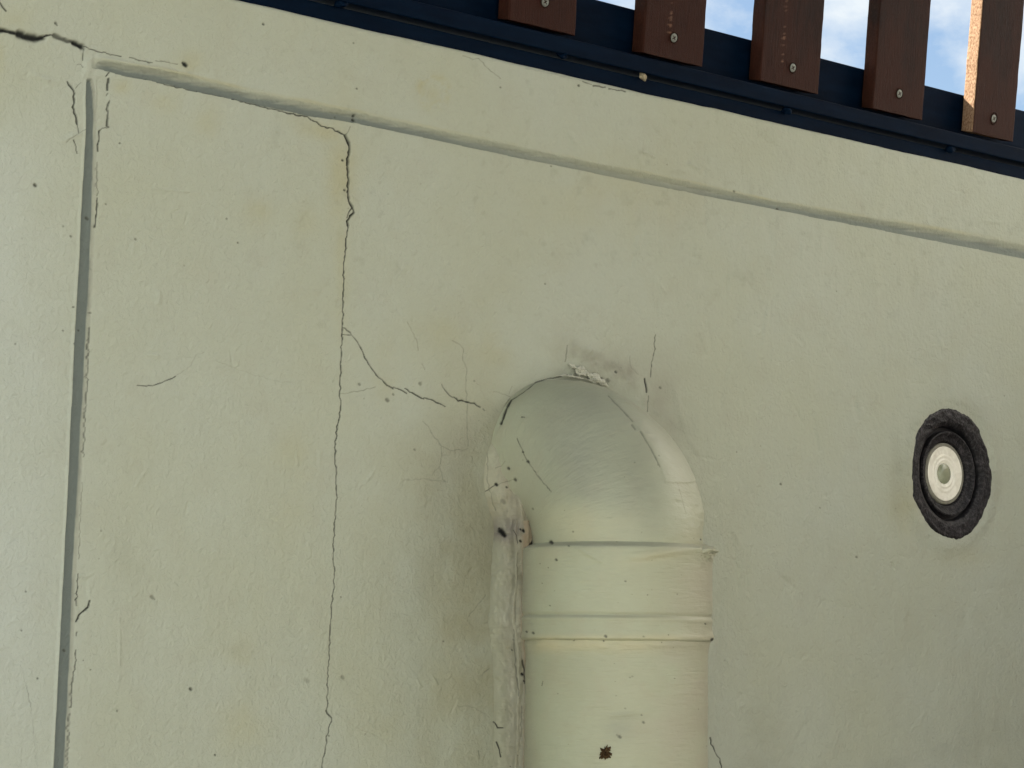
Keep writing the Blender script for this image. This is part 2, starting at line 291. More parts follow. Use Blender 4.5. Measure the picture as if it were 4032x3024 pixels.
def wood():
    m = Mat('slat_wood', .62, .10); pa = m.coord((1, 1, 1), attr='path')
    g = m.noise(m.coord((90, 14, 6), attr='path'), 8, 5, .65, .3); f = m.noise(m.coord((400, 60, 40), attr='path'), 9, 3, .6); b = m.noise(pa, 38, 3, .6)
    obj = m.n('ShaderNodeObjectInfo').outputs['Random']
    col = m.mix(m.ramp(g, [(.34, 0.), (.66, 1.)]), (.008, .0024, .002), (.034, .0085, .005)); col = m.mix(m.math('MULTIPLY', m.ramp(f, [(.62, 0.), (.74, 1.)]), .4), col, (.12, .05, .03))
    col = m.mix(m.math('MULTIPLY', m.ramp(b, [(.5, 0.), (.75, 1.)]), .5), col, (.010, .007, .008))
    col = m.mix(m.math('MULTIPLY', obj, .3), col, (.012, .009, .010))
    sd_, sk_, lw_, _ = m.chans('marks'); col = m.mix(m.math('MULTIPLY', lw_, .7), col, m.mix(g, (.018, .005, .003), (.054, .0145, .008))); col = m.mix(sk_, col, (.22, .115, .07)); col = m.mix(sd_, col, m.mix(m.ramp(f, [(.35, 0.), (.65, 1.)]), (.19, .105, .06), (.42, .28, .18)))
    h = m.bump(g, .0008, .6); h = m.bump(f, .0006, .7, h); return m.done(col, h)
def steel():
    m = Mat('navy_steel', .6, .035); co = m.coord((1, 6, 6)); a = m.noise(co, 14, 5, .6)
    col = m.mix(m.ramp(a, [(.35, 0.), (.7, 1.)]), (.0005, .0045, .014), (.0012, .008, .023)); return m.done(col, m.bump(m.noise(m.coord(), 240, 3), .0005, .4))
def simple(name, c0, c1, sc, rough=.6, spec=.4, metal=0., bump=.0006):
    m = Mat(name, rough, spec); m.b.inputs['Metallic'].default_value = metal; co = m.coord(); a = m.noise(co, sc, 5, .62)
    return m.done(m.mix(m.ramp(a, [(.36, 0.), (.64, 1.)]), c0, c1), m.bump(a, bump, .7))
MT = dict(plaster=plaster(), pipe=pipe_paint('pipe_paint'), mortar=mortar(), wood=wood(), steel=steel(),
          screw=simple('screw_zinc', (.20, .21, .20), (.36, .37, .35), 600, .45, .5, .35), ground=simple('ground_paving', (.34, .335, .29), (.42, .41, .36), 3, .9, .2, 0, .002))

# ------------------------------------------------------------------ ground
gm = raw_mesh('ground', [(-200, -200, 0), (200, -200, 0), (200, 200, 0), (-200, 200, 0)], [(0, 1, 2, 3)], False)
tag(link('ground', gm, MT['ground']), kind='structure')

# ------------------------------------------------------------------ unseen boxes added to bounce and block light on the wall
def box(name, x0, x1, y0, y1, z0, z1, mat):
    V = [(x, y, z) for z in (z0, z1) for x, y in ((x0, y0), (x1, y0), (x1, y1), (x0, y1))]
    me = bpy.data.meshes.new(name); me.from_pydata(V, [], [(3, 2, 1, 0), (4, 5, 6, 7), (0, 1, 5, 4), (1, 2, 6, 5), (2, 3, 7, 6), (3, 0, 4, 7)]); me.update(); return link(name, me, mat)
MT['deck'] = simple('deck_boards', (.10, .06, .04), (.16, .10, .07), 8, .8, .2)
MT['house'] = simple('house_plaster', (.30, .29, .25), (.38, .36, .31), 4, .9, .2)
MT['facade_white'] = simple('facade_white', (.84, .83, .78), (.88, .87, .82), 2, .9, .2)
MT['facade'] = simple('facade_render', (.46, .48, .46), (.52, .54, .52), 2, .9, .2)
tag(box('facing_house', -9.0, -1.2, -6.5, -5.0, 0, 6.0, MT['facade']), 'pale sunlit house front facing the wall, out of the picture', 'house')  # added reflector, fills the wall from the front left
tag(box('side_house', 4.0, 4.5, -6.0, 1.0, 0, 7.0, MT['facade_white']), 'pale sunlit house side at the end of the wall, out of the picture', 'house')  # added reflector for the elbow's bright right shoulder
tag(box('side_screen', 1.15, 1.21, -3.2, -.03, 0, 2.50, MT['deck']), 'dark boarded side screen of the patio, out of the picture', 'screen')  # added blocker, dims the right end of the wall
tag(box('patio_roof', -.66, .86, -3.3, -.20, 2.96, 3.02, MT['deck']), 'dark boarded patio roof above the wall, out of the picture', 'roof')  # added blocker against overhead sky light
zA = float(on_wall([3024.], [476.])[0, 2])
xr = on_wall([-150., 4180., -150, 4180], [0., 0., 3024, 3024])[:, 0]
zr = on_wall([-20., 4032.], [3080., 3080.])[:, 2]
X0, X1, Z0 = xr.min(), xr.max(), zr.min()
dx, dz = .00078, .00072
xs = np.concatenate([[-7, -4, -2.5], np.linspace(X0-.4, X0-.006, 8), np.arange(X0, X1, dx), np.linspace(X1+.006, X1+.5, 8), [3, 5, 9]])
zs = np.concatenate([[0, 1.0], np.linspace(1.5, Z0-.006, 8), np.arange(Z0, zA, dz)])
zs[-1] = zA
GX, GZ = np.meshgrid(xs, zs)
fx, fy = proj(np.stack([GX, np.zeros_like(GX), GZ], -1))
fin = (fx > -400) & (fx < 4500) & (fy > -300) & (fy < 3500)
ci = lambda a, b: (int(np.searchsorted(xs, a)), int(np.searchsorted(xs, b)))
def sub_wall(x0, x1, y0, y1):
    p = on_wall([x0, x1, x0, x1], [y0, y0, y1, y1])
    a, b = ci(p[:, 0].min(), p[:, 0].max()); c = int(np.searchsorted(zs, p[:, 2].min())); d = int(np.searchsorted(zs, p[:, 2].max()))
    if b <= a or d <= c: return None
    return (slice(c, d+1), slice(a, b+1))
dark, dep = stamp(fx, fy, CR, DOTS, sub_wall)
H = -dep*PX*.9                                     # relief, + is outwards, metres
# long gentle waviness of a hand trowelled wall
H += .0022*fbm(GX*5, GZ*5, 3, 3) + .0005*fbm(GX*34, GZ*22, 9, 3)
# horizontal joint
up = interp_line([(330,232),(405,236),(638,272),(1008,360),(1400,438),(1646,492),(2016,568),(2490,668),(2700,712),(3024,785),(3500,868),(4032,960),(4600,1070)], fx) + 2.2*fbm(fx/70, fy/600, 21, 3)
lo = interp_line([(330,262),(401,272),(501,300),(592,314),(775,358),(1008,410),(1213,455),(1400,483),(1691,545),(2016,614),(2426,698),(2791,773),(3024,818),(4032,1017),(4600,1130)], fx) + 2*fbm(fx/55, fy/900, 22, 3)
t = (fy-up)/(lo-up); inj = sstep(345, 430, fx)*fin
prof = np.where(t < 0, 0, np.where(t < 1, sstep(0, .55, t)*(1-.12*t), 0)) * (1-sstep(1.0, 1.06, t))
H -= .0052*prof*inj
gre = .92*sstep(.22, .6, t+.14*fbm(fx/120, fy/9, 30, 3))*(1-sstep(1, 1.06, t))*inj*(.55+.45*(1-sstep(1200, 2600, fx))+.3*sstep(2500, 3300, fx))
yel = np.exp(-((t+.02)/.16)**2)*inj*.55*(.5+fbm(fx/150, fy/150, 31, 3))
# vertical joint
lf = interp_line([(300,342),(330,338),(500,337),(756,322),(1166,302),(1512,287),(2268,252),(2633,232),(3024,213),(3400,190)], fy) + 1.2*fbm(fx/800, fy/60, 23, 3)
rg = interp_line([(300,362),(360,374),(440,380),(560,378),(756,372),(1166,358),(1512,343),(2268,300),(2633,286),(3024,266),(3400,240)], fy) + 1.8*fbm(fx/800, fy/40, 24, 3)
t2 = (fx-lf)/(rg-lf); inv = sstep(306, 322, fy)*fin
prof2 = sstep(-.03, .03, t2)*(1-sstep(.90, 1.03, t2))
H -= .0030*prof2*inv
H += .0012*np.exp(-((t2+.10)/.10)**2)*inv
gre = np.maximum(gre, .97*sstep(-.02, .04, t2)*(1-sstep(.84, .97, t2+.12*fbm(fx/10, fy/90, 33, 2)))*inv)
pnk = .5*sstep(.84, .92, t2)*(1-sstep(.98, 1.12, t2))*inv
# corner patch and peeled paint steps
H += .0016*blob(fx, fy, 346, 262, 18, 50, 12, 2)
patch = sstep(378, 384, fx)*(1-sstep(421, 427, fx))*sstep(300, 312, fy)*(1-sstep(498, 506, fy)); H -= .0010*patch
p2 = sstep(304, 312, fx)*(1-sstep(344, 352, fx))*sstep(2268, 2290, fy)*(1-sstep(2390, 2412, fy)); H -= .0009*p2
H += .0016*np.exp(-((fy-248+(fx-500)*-.19)/9)**2)*sstep(350, 420, fx)*(1-sstep(720, 800, fx))
# trowel ridges and scratches (x0,y0,x1,y1,width,height mm)
rd = [(2868,1045,2858,1172,5,-.5),(2858,1172,2862,1240,6,-.2),(2600,760,2592,1050,8,-.25),(2592,1100,2584,1310,6,-.25),(340,1010,375,700,9,.25),(560,740,780,760,5,.3),(620,1140,622,1200,9,.6),(2220,500,2290,590,10,.5),(2500,600,2530,660,8,.5),
      (3362,1560,3380,1660,10,-.6),(3510,2210,3525,2250,6,-.8),(2990,1900,2960,2120,10,-.4),(2960,2150,2930,2330,12,-.4),(3050,2250,3150,2330,8,-.3),(2880,2080,2920,2420,9,-.3),(1165,1770,1170,1850,6,.4),(1256,1770,1258,1840,5,.35),(2510,930,2516,1000,10,.7),(2500,1000,2482,1060,10,-.5),
      (1700,2660,1725,2700,5,.6),(1640,2670,1660,2710,5,.5),(2580,620,2510,590,6,.5),(2700,640,2760,670,5,.6),(3250,560,3262,640,14,.35),(3262,640,3240,760,14,.3),(3480,1330,3484,1500,8,.3),(3700,1330,3712,1380,8,.3),(3430,1600,3330,1790,12,-.25),(2650,1500,2700,1720,14,.5),(2700,1720,2760,1800,12,.4),
      (470,2400,470,2700,5,.25),(110,290,230,330,12,.5),(230,560,330,520,10,.5),(3200,2360,3420,2410,14,-.25),(3800,2330,4030,2300,12,-.2),(2855,2500,2850,2600,6,.3),(3560,2350,3600,2500,10,-.2),(2740,880,2760,1400,10,.15)]
r2 = random.Random(3)
for _ in range(150):
    x_ = r2.uniform(2500, 4000) if r2.random() < .6 else r2.uniform(0, 4000); y_ = r2.uniform(600, 3000); l_ = r2.uniform(20, 110); a_ = R(r2.choice([80, 95, 110, 60, 10, 130])+r2.gauss(0, 12))
    rd.append((x_, y_, x_+l_*math.cos(a_), y_+l_*math.sin(a_), r2.uniform(4, 9), r2.choice([-1, 1])*r2.uniform(.1, .35)))
for _ in range(70):
    x_ = r2.uniform(2650, 4000); y_ = r2.uniform(500, 2900); l_ = r2.uniform(90, 320); a_ = R(92+r2.gauss(0, 10))
    rd.append((x_, y_, x_+l_*math.cos(a_), y_+l_*math.sin(a_), r2.uniform(8, 20), r2.choice([-1, 1])*r2.uniform(.12, .4)))
for x0, y0, x1, y1, w_, hh in rd:
    hh *= 2.4
    s = sub_wall(min(x0, x1)-25, max(x0, x1)+25, min(y0, y1)-25, max(y0, y1)+25)
    if s is None: continue
    Xq, Yq = fx[s], fy[s]; L2 = (x1-x0)**2+(y1-y0)**2; tt = np.clip(((Xq-x0)*(x1-x0)+(Yq-y0)*(y1-y0))/L2, 0, 1)
    H[s] += hh*.001*np.exp(-(np.hypot(Xq-x0-tt*(x1-x0), Yq-y0-tt*(y1-y0))/w_)**2)*(np.sin(tt*math.pi)**.5)
# pock marks and lumps
for x_, y_, r_, hh in [(1197,132,17,-.8),(1214,190,13,.7),(1045,130,8,.6),(1190,2680,24,-.5),(1255,2855,26,-.5),(1640,2672,18,.5),(1365,2675,11,-.6),(2490,1020,18,-.5),(730,262,26,.9),(1656,1500,7,.7),(1660,1520,7,-.6),(2200,700,8,-.4),(2140,1115,8,-.3)]+[(r2.uniform(0, 4000), r2.uniform(50, 3000), r2.uniform(7, 16), r2.choice([-1, 1])*r2.uniform(.15, .4)) for _ in range(130)]:
    s = sub_wall(x_-3*r_, x_+3*r_, y_-3*r_, y_+3*r_)
    if s is not None: H[s] += hh*.001*np.exp(-(((fx[s]-x_)**2+(fy[s]-y_)**2)/r_**2))
# build-up of render around the elbow and around the light
H += .004*blob(fx, fy, 2350, 1440, 190, 60, 30, 1.5)*(1+.6*fbm(fx/40, fy/40, 50, 3)) + .003*blob(fx, fy, 2620, 1740, 70, 240, -32, 1.5)*(1+.6*fbm(fx/40, fy/40, 51, 3))
rr = np.hypot((fx-3739)/1.0/.604, fy-1864); H += .0022*np.exp(-((rr-285)/40)**2)*(1+.8*fbm(fx/50, fy/50, 52, 3))
H += .0012*sstep(1480, 1540, fy)*blob(fx, fy, 3640, 1900, 160, 420, 0, 2)
# yellow and grey stains, plus shade painted left of the pipe and lower right
n_a = fbm(fx/160, fy/160, 60, 4)
yel = np.maximum(yel, .5*blob(fx, fy, 1345, 660, 55, 260)*(.9+1.2*n_a)); yel = np.maximum(yel, .55*blob(fx, fy, 1270, 520, 130, 35, 20)*(.9+n_a))
yel = np.maximum(yel, .45*np.abs(np.exp(-((np.hypot(fx-1703, (fy-362)*.95)-52)/20)**2))*(.8+2*fbm(fx/30, fy/30, 61, 3))); yel = np.maximum(yel, .35*blob(fx, fy, 1700, 372, 28, 34))
for x_, y_, a_, b_, k_ in [(0,230,22,70,.7),(50,80,60,45,.35),(650,380,70,60,.35),(820,470,60,80,.3),(480,340,35,30,.4),(735,240,50,45,.6),(1020,840,60,50,.35),(1190,870,60,60,.25),(1750,1330,250,90,.2),(1960,1360,140,90,.4),(2450,760,300,200,.25),(1150,1900,80,300,.2),(960,2700,130,300,.25),(1530,1460,60,160,.22),(3560,2010,60,120,.4),(3800,2190,120,40,.3),(1480,2750,160,300,.25),(1900,2400,60,600,.35),(1870,2500,190,900,.62),(1760,2050,260,420,.32)]:  # the last entries also paint shade left of the pipe
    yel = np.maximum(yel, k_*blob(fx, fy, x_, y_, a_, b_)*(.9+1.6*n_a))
scf0 = .20*np.exp(-((rr-300)/45)**2)*(.7+1.4*n_a)
yel = np.maximum(yel, .4*np.exp(-(np.minimum(np.abs(fx-1345), 200)/30)**2)*sstep(500, 650, fy)*(1-sstep(1250, 1420, fy))*(.7+1.3*n_a))
pnk = np.maximum(pnk, np.clip(.45*blob(fx, fy, 2330, 1440, 260, 75, 15)*(1+1.6*n_a), 0, 1)); pnk = np.maximum(pnk, np.clip(.4*blob(fx, fy, 1800, 1790, 60, 190, 25)*(1+n_a), 0, 1)); pnk = np.maximum(pnk, np.clip(.35*blob(fx, fy, 2590, 1560, 90, 170)*(1+1.6*n_a), 0, 1)); pnk = np.maximum(pnk, np.clip(.08*blob(fx, fy, 2700, 850, 90, 400)*(1+1.6*n_a), 0, 1))
scf = .5*blob(fx, fy, 2400, 1455, 240, 55, 24)*(.7+1.5*fbm(fx/45, fy/45, 70, 4)); scf = np.maximum(scf, .22*blob(fx, fy, 2300, 1420, 380, 110, 12)*(.8+1.2*n_a)); scf = np.maximum(scf, .3*blob(fx, fy, 2620, 1600, 90, 160, -25)*(.8+1.4*n_a)); scf = np.maximum(scf, .3*blob(fx, fy, 3530, 1900, 28, 260)*(.7+1.6*n_a)); scf = np.maximum(scf, .28*blob(fx, fy, 780, 2400, 400, 100, 40)*np.clip(n_a*2.2, 0, 1))
scf = np.maximum(scf, .22*sstep(2500, 3024, fy)*sstep(2800, 3000, fx)*np.clip(.5+1.8*n_a, 0, 1)); scf = np.maximum(scf, np.clip(.5*(fbm(fx/34, fy/40, 71, 4)-.28), 0, .3)*sstep(900, 1100, fx)*(1-sstep(1200, 1500, fy)))
scf = np.maximum(scf, np.clip(.56*blob(fx, fy, 1930, 2600, 310, 950)*(.9+.4*n_a)+.30*blob(fx, fy, 1830, 2000, 290, 520)*(.8+.8*n_a), 0, 1)); scf = np.maximum(scf, .10*sstep(2700, 3400, fx)*sstep(1500, 2900, fy)*(.8+n_a))  # darkening beside the pipe and lower right stands in for shade
scf = np.maximum(scf, scf0)
halo = np.clip(1.1*np.where(dep > .4, 1, 0)*np.minimum(dep/7, .35), 0, .3)
scf = np.clip(np.maximum(scf, halo), 0, 1)
blu = .35*(1-sstep(-50, 520, fx))*np.clip(.85+.3*n_a, 0, 1)*sstep(300, 800, fy+fx*.4)  # left edge lightened and blued to paint in skylight
# the black sealant disc of the light sits in a hole cut in the wall: sink the plaster behind it
H -= .014*(1-sstep(212, 238, rr))
Y = -H
# top edge of the render wanders slightly
wob = .0016*fbm(GX*9, GX*0+.3, 80, 4)+.0011*sstep(2760, 2830, fx)-.0006*sstep(2400, 2600, fx)
Zp = GZ+wob*sstep(zA-.02, zA, GZ)
Y = Y+np.where(GZ > zA-.0035, ((GZ-(zA-.0035))/.0035)**2*.0022, 0)
P = np.stack([GX, Y, Zp], -1)
back = np.stack([xs, np.full_like(xs, .22), P[-1, :, 2]], -1)[None]; back2 = np.stack([xs, np.full_like(xs, .22), 0*xs], -1)[None]
P = np.concatenate([P, back, back2], 0)
pad = lambda a: np.concatenate([np.clip(a, 0, 1), np.zeros((2,)+a.shape[1:])], 0)
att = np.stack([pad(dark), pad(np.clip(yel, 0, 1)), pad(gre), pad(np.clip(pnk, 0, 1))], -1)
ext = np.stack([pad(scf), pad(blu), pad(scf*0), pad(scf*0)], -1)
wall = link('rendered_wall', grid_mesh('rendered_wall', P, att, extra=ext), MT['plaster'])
tag(wall, 'cream painted plaster wall with long cracks and scored joints, carrying the pipe and dark steel rail', 'wall')
del P, att, ext, dark, dep, H, yel, gre, pnk, scf

# ------------------------------------------------------------------ drain pipe
RP = .0800; RC = .0836; RE = .0748
DP = .086                                           # pipe axis in front of the wall
# axis x so that its silhouette sits at x = 2427 in the photo
def axis_x(target):
    lo_, hi_ = -1., 1.
    for _ in range(50):
        mid_ = (lo_+hi_)/2; px, py = proj(np.array([mid_, -DP, 2.1]))
        if px < target: lo_ = mid_
        else: hi_ = mid_
    return lo_
XP = axis_x(2430)
def z_at(fyv, ang=-60):
    """height at which the pipe's front surface shows at photo row fyv"""
    lo_, hi_ = 1.5, 3.
    for _ in range(50):
        mid_ = (lo_+hi_)/2; px, py = proj(np.array([XP+RP*math.cos(R(-125)), -DP+RP*math.sin(R(-125)), mid_]))
        if py > fyv: lo_ = mid_
        else: hi_ = mid_
    return lo_
zJ, zG, zB = z_at(2138), z_at(2422), z_at(2512)
pipe = empty('drain_pipe', (XP, -DP, 0))
tag(pipe, 'cream painted drainpipe whose elbow bends into the cracked wall, mortared along its left side', 'drainpipe')
def sub_flat(fx_, fy_, facing):
    def f(x0, x1, y0, y1):
        m_ = (fx_ > x0) & (fx_ < x1) & (fy_ > y0) & (fy_ < y1) & facing
        return m_ if m_.any() else None
    return f
def surf(name, C, Nn, Rr, uvv, mat, flip=False, bulge=None):
    """C centre line points (rows), Nn rows of (a,b) frames, Rr radii rows"""
    na = 560; th = np.linspace(0, 2*math.pi, na, endpoint=False)
    A = Nn[:, 0][:, None, :]; B = Nn[:, 1][:, None, :]
    nor = A*np.cos(th)[None, :, None]+B*np.sin(th)[None, :, None]
    rad = Rr[:, None]+0*th[None]
    P = C[:, None]+nor*rad[..., None]
    px, py = proj(P); face = ((P-CAM)*nor).sum(-1) < .0
    dk, dp = stamp(px, py, CR_PIPE, DOTS_PIPE, sub_flat(px, py, face))
    n_ = fbm(px/120, py/120, 90, 4)
    hgt = -dp*PX*.45+.0007*fbm(px/160, py/120, 91, 4)+.0002*fbm(px/30, py/14, 93, 3)
    yl = np.zeros_like(px); gy = np.zeros_like(px); pk = np.zeros_like(px)
    if bulge is not None: h2, yl, gy, pk = bulge(px, py, n_, th[None]+0*px, face); hgt = hgt+h2
    P = P+nor*hgt[..., None]
    uv = np.stack([th[None]*RP/.08+0*px, uvv[:, None]+0*px, 0*px], -1)
    att = np.clip(np.stack([dk, yl, gy, pk], -1), 0, 1)
    o = link(name, grid_mesh(name, P, att, True, uv, flip), mat, pipe); return o
def straight(z0, z1, n): 
    z = np.linspace(z0, z1, n); C = np.stack([0*z+XP, 0*z-DP, z], -1)
    F = np.zeros((n, 2, 3)); F[:, 0, 0] = 1; F[:, 1, 1] = 1; return z, C, F
def b_pipe(px, py, n_, th, face):
    h = .0016*np.exp(-((py-2535)/26)**2)*(1+n_)
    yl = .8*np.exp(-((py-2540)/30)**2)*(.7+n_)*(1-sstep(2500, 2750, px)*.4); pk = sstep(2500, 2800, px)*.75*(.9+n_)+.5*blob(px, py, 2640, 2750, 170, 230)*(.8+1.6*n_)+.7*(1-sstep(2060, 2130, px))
    gy = .4*blob(px, py, 2440, 2870, 60, 45)*(.9+n_)+.25*blob(px, py, 2500, 2820, 70, 14)*(1+2*n_); h += .0009*blob(px, py, 2470, 2812, 70, 8, -5)-.0005*blob(px, py, 2480, 2845, 80, 20)
    return h, yl, gy, pk
z, C, F = straight(z_at(3090), zB+.004, 420); surf('pipe', C, F, 0*z+RP, z, MT['pipe'], False, b_pipe)
z, C, F = straight(0, z_at(3088), 8); 
uvx = surf('pipe', C, F, 0*z+RP, z, MT['pipe'])
# sleeve: rolled lower lip, fine ring groove, rounded upper lip
z = np.linspace(zB-.0045, zJ+.004, 340); C = np.stack([0*z+XP, 0*z-DP, z], -1); F = np.zeros((len(z), 2, 3)); F[:, 0, 0] = 1; F[:, 1, 1] = 1
rc = RC-(RC-RP+.001)*(1-sstep(0, .0042, z-z[0]))-(RC-RE+.0025)*(1-sstep(0, .0075, z[-1]-z))
rc = rc+.0009*np.exp(-((z-zB-.001)/.003)**2)+.0005*sstep(0, -.004, zG-z-.004)*0
rc = rc-.0013*np.exp(-((z-zG)/.0018)**2)+.0006*np.exp(-((z-zG+.0032)/.0022)**2)
def b_sleeve(px, py, n_, th, face):
    yl = .55*np.exp(-((py-2512)/15)**2)*(.8+n_)+.5*blob(px, py, 2600, 2190, 120, 22, -8)*(1+n_); pk = sstep(2600, 2800, px)*.75*(.9+n_)+.45*blob(px, py, 2660, 2300, 110, 120)*(.8+n_)+.7*(1-sstep(2060, 2120, px))  # yellow on the lower lip paints light from below
    gy = .6*np.exp(-((py-2145)/14)**2)*(1-sstep(2550, 2720, px))+.5*np.exp(-((py-2424)/7)**2)*(1-sstep(2600, 2700, px))*sstep(2040, 2090, px)  # grey on the upper step paints its shade
    h = .0022*blob(px, py, 2600, 2180+0*px, 150, 16, -6)*(1+n_)+.0062*blob(px, py, 2792, 2140, 34, 50)*(1+1.5*fbm(px/12, py/12, 95, 3))+.0012*blob(px, py, 2812, 2505, 20, 16)
    h += .0008*blob(px, py, 2330, 2190, 60, 7, 30)
    return h, yl, gy, pk
surf('sleeve', C, F, rc, z, MT['pipe'], False, b_sleeve)
# elbow
RB = .0788
n1_, n2_ = 30, 330
zz = np.linspace(zJ-.006, zJ, n1_, endpoint=False); ph = np.linspace(0, math.pi/2, n2_); yy = np.linspace(0, .07, 60)[1:]
C = np.concatenate([np.stack([0*zz+XP, 0*zz-DP, zz], -1), np.stack([0*ph+XP, -DP+RB*(1-np.cos(ph)), zJ+RB*np.sin(ph)], -1), np.stack([0*yy+XP, -DP+RB+yy, 0*yy+zJ+RB], -1)])
tan = np.concatenate([np.tile([0, 0, 1.], (n1_, 1)), np.stack([0*ph, np.sin(ph), np.cos(ph)], -1), np.tile([0, 1., 0], (59, 1))])
F = np.zeros((len(C), 2, 3)); F[:, 0, 0] = 1; F[:, 1] = np.cross(tan, [1., 0, 0])
arc = np.concatenate([[0], np.cumsum(np.linalg.norm(np.diff(C, axis=0), axis=1))])
def b_elbow(px, py, n_, th, face):
    gy = .68*blob(px, py, 2380, 1780, 330, 400, -38, 1.9)*(.98+n_*.3)*(1-.95*blob(px+25*n_, py+20*n_, 2210, 2085, 215, 118, -8, 2.2)); pk = .65*blob(px, py, 2040, 2000, 70, 200)*(.9+n_); dirt = .30*blob(px, py, 2085, 2010, 55, 190)*(.9+1.2*n_); gy = np.maximum(gy, dirt); pk = pk+.2*sstep(2600, 2720, px)  # grey patch partly real paint, deepened to paint shade on the elbow
    yl = .3*sstep(1950, 2060, py)*(.8+n_)*(1-sstep(2400, 2600, px)); tt_ = (np.degrees(th)-318.)/11.; h = .0040*np.exp(-tt_**2)*sstep(1520, 1700, py)*(1-sstep(2010, 2120, py))-.0020*np.exp(-((np.degrees(th)-288.)/18.)**2)*sstep(1520, 1700, py)*(1-sstep(1960, 2100, py)); h += .0004*sstep(-6, 6, px-interp_line([(1550,2400),(1610,2446),(1700,2521),(1840,2600),(2000,2650)], py))*(py > 1540)*(py < 1900)
    return h, yl, gy, pk
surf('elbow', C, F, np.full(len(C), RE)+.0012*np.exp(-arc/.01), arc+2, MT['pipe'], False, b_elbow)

# mortar that fills the corner between the pipe and the wall, left side
def fillet(name, rows_y, outer, inner_x, inner_depth, bulge, seed, mats, parent):
    ny, nx = 520, 90
    fyv = np.linspace(rows_y[0], rows_y[1], ny); u = np.linspace(0, 1, nx)
    ox = interp_line(outer, fyv)+5*fbm(fyv/45, 0*fyv+.5, seed, 4); ix = interp_line(inner_x, fyv)+3*fbm(fyv/45, 0*fyv+.5, seed+5, 4)
    Ow = on_wall(ox, fyv, .0015)
    iy = interp_line(inner_depth, fyv); d = rays(ix, fyv); tt = (iy-CAM[1])/d[:, 1]; Iw = CAM+d*tt[:, None]
    Pm = Ow[:, None]*(1-u)[None, :, None]+Iw[:, None]*u[None, :, None]
    px, py = proj(Pm)
    b = interp_line(bulge, fyv)[:, None]*np.sin(u*math.pi)[None]**.7
    ridge = .0034*np.exp(-((u[None]-.62-.07*fbm(fyv/150, 0*fyv, seed+8, 2)[:, None])/.07)**2)-.0012*np.exp(-((u[None]-.80)/.05)**2)
    env = np.sin(u*math.pi)[None]**.4
    h = b+env*(ridge+.0030*fbm(px/34, py/70, seed+1, 3)+.0010*fbm(px/14, py/18, seed+2, 3))
    nor = np.array([-.62, -.78, 0.])
    dk, dp = stamp(px, py, CR_PIPE, DOTS_PIPE, sub_flat(px, py, np.ones(px.shape, bool)))
    h = h-dp*PX*.8
    Pm = Pm+nor*h[..., None]
    n_ = fbm(px/60, py/100, seed+3, 4); yl = np.clip(.9*sstep(.72, .90, u)[None]*(.95+.6*n_)+.35*(.5+n_)*(1-sstep(2050, 2200, py)), 0, 1); gy = np.clip(.85*blob(px, py, 1995, 2085, 60, 45)*(.9+1.2*n_), 0, 1)
    att = np.clip(np.stack([dk, yl+0*px, gy+0*px, .9*(1-sstep(.12, .5, u))[None]+0*px], -1), 0, 1)
    return link(name, grid_mesh(name, Pm, att, flip=False), mats, parent)
# where the pipe's left silhouette lies in depth
sy = -DP+RP*.60
fillet('mortar_bead', (2050, 3060), [(2050,1950),(2130,1935),(2300,1928),(2470,1918),(2600,1935),(2800,1945),(3060,1935)], [(2050,2082),(2130,2082),(2300,2088),(2440,2080),(2520,2086),(2700,2094),(3060,2092)], [(2050,sy),(3060,sy)], [(2050,.006),(2300,.0075),(2500,.005),(2750,.0065),(3060,.0055)], 200, MT['mortar'], pipe)
fillet('mortar_bead', (1640, 2140), [(1640,1985),(1700,1950),(1780,1915),(1850,1900),(1950,1905),(2050,1935),(2140,1945)], [(1640,2010),(1700,2040),(1780,2080),(1900,2125),(2000,2135),(2080,2115),(2140,2090)], [(1640,-.004),(1800,-.028),(2000,-.040),(2140,sy)], [(1640,.0),(1700,.002),(1800,.005),(2000,.009),(2100,.011),(2140,.003)], 230, MT['mortar'], pipe)

# crumbly white render left along the top of the elbow
def crumbs(name, line, wid, hgt, seed, mat, parent, depth_fn):
    ny, nx = 220, 40; p = np.array(line, float); sgl = np.concatenate([[0], np.cumsum(np.hypot(*np.diff(p, axis=0).T))]); q = np.linspace(0, sgl[-1], ny)
    cx = np.interp(q, sgl, p[:, 0]); cy = np.interp(q, sgl, p[:, 1]); tx = np.gradient(cx); ty = np.gradient(cy); L = np.hypot(tx, ty); nxx, nyy = -ty/L, tx/L
    u = np.linspace(-1, 1, nx); wv = wid*(np.sin(np.linspace(0, math.pi, ny))**.5)*(1+1.3*fbm(q/14, 0*q, seed, 3))
    px = cx[:, None]+nxx[:, None]*u[None]*wv[:, None]; py = cy[:, None]+nyy[:, None]*u[None]*wv[:, None]
    env = np.clip(1-u**2, 0, 1)[None]**.5*(np.sin(np.linspace(0, math.pi, ny))**.5)[:, None]
    h = env*hgt*(1+1.3*fbm(px/12, py/12, seed+2, 4))-.001
    yv = depth_fn(px, py)-h; d = rays(px, py); tt = (yv-CAM[1])/d[..., 1]; P = CAM+d*tt[..., None]
    att = np.zeros(px.shape+(4,)); att[..., 0] = np.clip((fbm(px/9, py/9, seed+2, 4) < -.62)*.5, 0, 1)
    return link(name, grid_mesh(name, P, att), mat, parent)
m = Mat('flaked_render', .9, .2); dk_, _, _, _ = m.chans('marks'); a_ = m.noise(m.coord(), 200, 4); MT['flake'] = m.done(m.mix(dk_, m.mix(a_, (.44, .44, .36), (.56, .56, .48)), (.03, .03, .025)), m.bump(a_, .001, .6))
